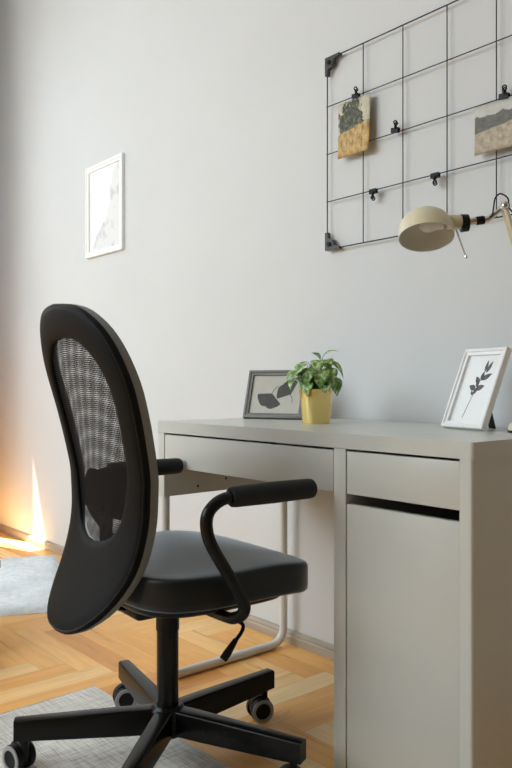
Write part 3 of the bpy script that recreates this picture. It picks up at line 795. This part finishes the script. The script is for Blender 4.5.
# ------------------------------------------------------------------ potted plant
PXY = (0.387, 0.254)
plant = thing('potted_plant', 'small leafy green plant in a brushed gold pot on the desk', 'plant', (*PXY, 0.75))
obj('pot', lathe(bmesh.new(), [(0.0, 0.0), (0.0365, 0.0), (0.0375, 0.002), (0.0452, 0.091), (0.0455, 0.0925), (0.0440, 0.093), (0.0432, 0.091), (0.0425, 0.078), (0.0, 0.078)], 48), M['gold'], plant, 40)
obj('soil', lathe(bmesh.new(), [(0.0422, 0.0785), (0.040, 0.081), (0.02, 0.084), (0.0, 0.085)], 32, None, False), M['soil'], plant)
view = Vector((0.762, -0.648, 0)); right = Vector((0.648, 0.762, 0))
def add_leaf(bm, base, tip, wd, nrm, fold=0.25, droop=0.12):
    base, tip = Vector(base), Vector(tip); d_ = tip - base; ln = d_.length; d_.normalize()
    nrm = Vector(nrm); s_ = d_.cross(nrm).normalized(); nn = s_.cross(d_).normalized()
    prof = [(0.0, 0.10), (0.08, 0.55), (0.2, 0.88), (0.35, 1.0), (0.52, 0.90), (0.7, 0.62), (0.86, 0.30), (1.0, 0.02)]
    rows = []
    for t, w_ in prof:
        c_ = base + d_ * ln * t + nn * (ln * 0.18 * math.sin(PI * t) - droop * ln * t * t)
        h_ = wd / 2 * w_
        rows.append([bm.verts.new(c_ + s_ * h_ * q + nn * (abs(q) * h_ * fold)) for q in (-1, -0.5, 0, 0.5, 1)])
    for a_, b_ in zip(rows, rows[1:]):
        for k in range(4): bm.faces.new((a_[k], a_[k + 1], b_[k + 1], b_[k]))
fol, stm = bmesh.new(), bmesh.new()
top = Vector((0, 0, 0.082))
def leaf_on_stem(att, tip, wd, nrm, fold=0.25):
    att = Vector(att); root = top + Vector((att.x * 0.25, att.y * 0.25, 0))
    mid = root.lerp(att, 0.55) + Vector((0, 0, 0.018))
    tube(stm, catmull([root, mid, att], 5), 0.0009, 6)
    add_leaf(fol, att, tip, wd * 1.22, nrm, fold)
def V(r_, z, v_=0.0): return right * r_ + Vector((0, 0, z)) + view * v_
# the leaves that make the outline: (sideways, height, towards the viewer)
for a_, t_, wd, nr in ((V(0.018, 0.178, 0.0), V(0.060, 0.198, 0.005), 0.016, (0, -0.3, 1)), (V(0.012, 0.170), V(-0.012, 0.192, 0.01), 0.016, (0.4, -0.4, 0.8)),
                       (V(0.030, 0.166, 0.01), V(0.076, 0.125, 0.015), 0.020, (0.5, -0.2, 0.8)), (V(0.040, 0.125, 0.02), V(0.056, 0.074, 0.025), 0.032, (0.75, -0.35, 0.4)),
                       (V(-0.022, 0.165), V(-0.060, 0.140, 0.01), 0.020, (-0.3, -0.6, 0.8)), (V(-0.045, 0.140, 0.01), V(-0.086, 0.112, 0.02), 0.030, (-0.2, -0.6, 0.8)),
                       (V(-0.050, 0.122, 0.02), V(-0.074, 0.092, 0.03), 0.034, (-0.3, -0.9, 0.3)), (V(-0.040, 0.138, 0.03), V(-0.072, 0.118, 0.045), 0.034, (-0.1, -0.9, 0.5)), (V(-0.030, 0.160, 0.02), V(-0.052, 0.128, 0.04), 0.034, (0.0, -0.9, 0.5)), (V(-0.020, 0.112, 0.04), V(-0.030, 0.075, 0.052), 0.034, (0.2, -0.8, 0.6)),
                       (V(-0.016, 0.150, 0.03), V(-0.030, 0.100, 0.05), 0.036, (0.3, -0.8, 0.5)), (V(0.012, 0.145, 0.035), V(0.006, 0.094, 0.052), 0.036, (0.5, -0.7, 0.5)),
                       (V(0.008, 0.170, 0.015), V(-0.004, 0.132, 0.04), 0.034, (0.4, -0.6, 0.7)), (V(0.032, 0.150, 0.02), V(0.038, 0.104, 0.045), 0.034, (0.6, -0.5, 0.6)),
                       (V(0.024, 0.172, 0.005), V(0.034, 0.142, 0.035), 0.030, (0.5, -0.5, 0.7)), (V(0.030, 0.112, 0.035), V(0.018, 0.084, 0.052), 0.028, (0.6, -0.7, 0.4))):
    leaf_on_stem(a_, t_, wd, nr)
for i in range(46):
    an = random.uniform(0, 2 * PI); el = random.uniform(0.15, 1.35)
    dr = Vector((math.cos(an) * math.cos(el), math.sin(an) * math.cos(el), math.sin(el)))
    att = Vector((0, 0, 0.098)) + Vector((dr.x * 0.036, dr.y * 0.036, dr.z * 0.058)) * random.uniform(0.6, 1.05)
    tip = att + Vector((dr.x * 0.034, dr.y * 0.034, random.uniform(-0.026, 0.004)))
    leaf_on_stem(att, tip, random.uniform(0.020, 0.031), (dr.x * 0.5 + random.uniform(-.2, .2), dr.y * 0.5 - 0.2, 0.9))
lf = obj('foliage', fol, M['leaf'], plant, 180)
s = lf.modifiers.new('leaf_thickness', 'SOLIDIFY'); s.thickness = 0.0004
obj('stems', stm, M['stem'], plant)

# ------------------------------------------------------------------ desk lamp
lamp = thing('desk_lamp', 'cream metal desk lamp with a domed shade reaching in from the right', 'lamp', (0.975, 0.345, 0.75))
LO = Vector((0.975, 0.345, 0.75))
def lv(p): return Vector(p) - LO
obj('base', lathe(bmesh.new(), [(0.060, 0.004), (0.060, 0.012), (0.056, 0.019), (0.040, 0.026), (0.012, 0.029), (0.010, 0.040), (0.0, 0.040)], 40, None, True), M['cream'], lamp, 40)
obj('base_pad', lathe(bmesh.new(), [(0.0, 0.0), (0.0605, 0.0), (0.0605, 0.005), (0.0, 0.005)], 40), M['black_plastic'], lamp, 40)
J, E_ = lv((0.9339, 0.2821, 1.2397)), lv((0.9815, 0.3375, 0.985))
S0 = Vector((0, 0, 0.036))
bm = bmesh.new()
for o_ in (-0.008, 0.008): tube(bm, [S0 + view * o_, E_ + view * o_], 0.0045, 10)
obj('lower_arm', bm, M['cream'], lamp)
bm = bmesh.new()
for o_ in (-0.008, 0.008): tube(bm, [E_ + view * o_, J + view * o_], 0.0052, 10)
obj('upper_arm', bm, M['cream'], lamp)
for p_ in (S0, E_, J):
    bm = lathe(bmesh.new(), [(0.0, -0.016), (0.008, -0.016), (0.009, -0.013), (0.009, 0.013), (0.008, 0.016), (0.0, 0.016)], 16, frame_to(p_, view))
    obj('joint', bm, M['chrome'], lamp)
# head: chrome neck, black collar, cream socket, shade
NA_, CA, CB, AE = lv((0.8564, 0.2063, 1.2093)), lv((0.8677, 0.2196, 1.2085)), lv((0.8776, 0.2312, 1.2095)), lv((0.9058, 0.2645, 1.2150))
nk = obj('neck', T([CB, CB.lerp(AE, 0.55), AE, AE.lerp(J, 0.55), J], [0.0085, 0.0080, 0.0072, 0.0052, 0.0052], 16), M['chrome'], lamp)
obj('socket', T([lv((0.846, 0.194, 1.207)), NA_, CA], [0.0165, 0.0160, 0.0150], 24), M['cream'], lamp)
obj('collar', T([CA + Vector((0, 0, -0.002)), CB + Vector((0, 0, -0.002))], [0.0195, 0.0185], 24), M['black_plastic'], lamp)
obj('switch_knob', T([CB.lerp(AE, 0.40), CB.lerp(AE, 0.80)], 0.0092, 16), M['black_plastic'], lamp)
SH = lv((0.819, 0.1623, 1.1755))
ax = (Vector((0, 0, 1)) - view * math.tan(R(21)) + right * 0.03).normalized()   # from the mouth up to the crown
prof = [(0.0600, 0.0), (0.0600, 0.012), (0.0590, 0.022), (0.0550, 0.036), (0.0470, 0.048), (0.0360, 0.057), (0.0220, 0.062), (0.0, 0.064)]
sh = obj('shade', lathe(bmesh.new(), prof, 48, frame_to(SH, ax), False), M['cream'], lamp, 40)
prof2 = [(0.0600, 0.0)] + [(max(0, r - 0.0014), max(0.0, z - 0.0012)) for r, z in prof]
obj('shade_lining', lathe(bmesh.new(), prof2, 48, frame_to(SH, ax), False), M['shade_in'], sh, 40)
bd = (lv((0.846, 0.194, 1.207)) - SH - ax * 0.030); bd.normalize()
bc = SH + ax * 0.032 + right * 0.004
obj('bulb', lathe(bmesh.new(), [(0.0, -0.018), (0.009, -0.016), (0.0155, -0.009), (0.0175, 0.0), (0.0155, 0.010), (0.011, 0.020), (0.010, 0.034), (0.0, 0.034)], 28, frame_to(bc, right)), M['bulb'], lamp)
pn = obj('tilt_pin', T([lv((0.8724, 0.1943, 1.1900)), lv((0.898, 0.1935, 1.1262))], [0.0022, 0.0018], 8), M['chrome'], lamp)
obj('pin_tip', lathe(bmesh.new(), [(0, -0.004), (0.003, -0.003), (0.0035, 0), (0.003, 0.003), (0, 0.004)], 12, frame_to(lv((0.898, 0.1935, 1.1262)), (0, 0, 1))), M['chrome'], pn)
obj('thumb_screw', lathe(bmesh.new(), [(0, -0.012), (0.0035, -0.012), (0.0035, 0.0), (0.007, 0.001), (0.007, 0.006), (0.0045, 0.008), (0, 0.008)], 16, frame_to(lv((0.9425, 0.2700, 1.2385)), view)), M['chrome'], lamp)
cb = [(0.906, 0.262, 1.216), (0.917, 0.262, 1.222), (0.921, 0.262, 1.237), (0.925, 0.262, 1.257), (0.934, 0.268, 1.266), (0.945, 0.279, 1.256), (0.948, 0.279, 1.235), (0.956, 0.285, 1.221), (0.970, 0.303, 1.183), (0.990, 0.325, 1.08), (0.9975, 0.335, 0.985), (0.995, 0.345, 0.88), (0.985, 0.355, 0.79)]
obj('cable', T(catmull([lv(p_) for p_ in cb], 8), 0.0017, 8), M['black_plastic'], lamp)
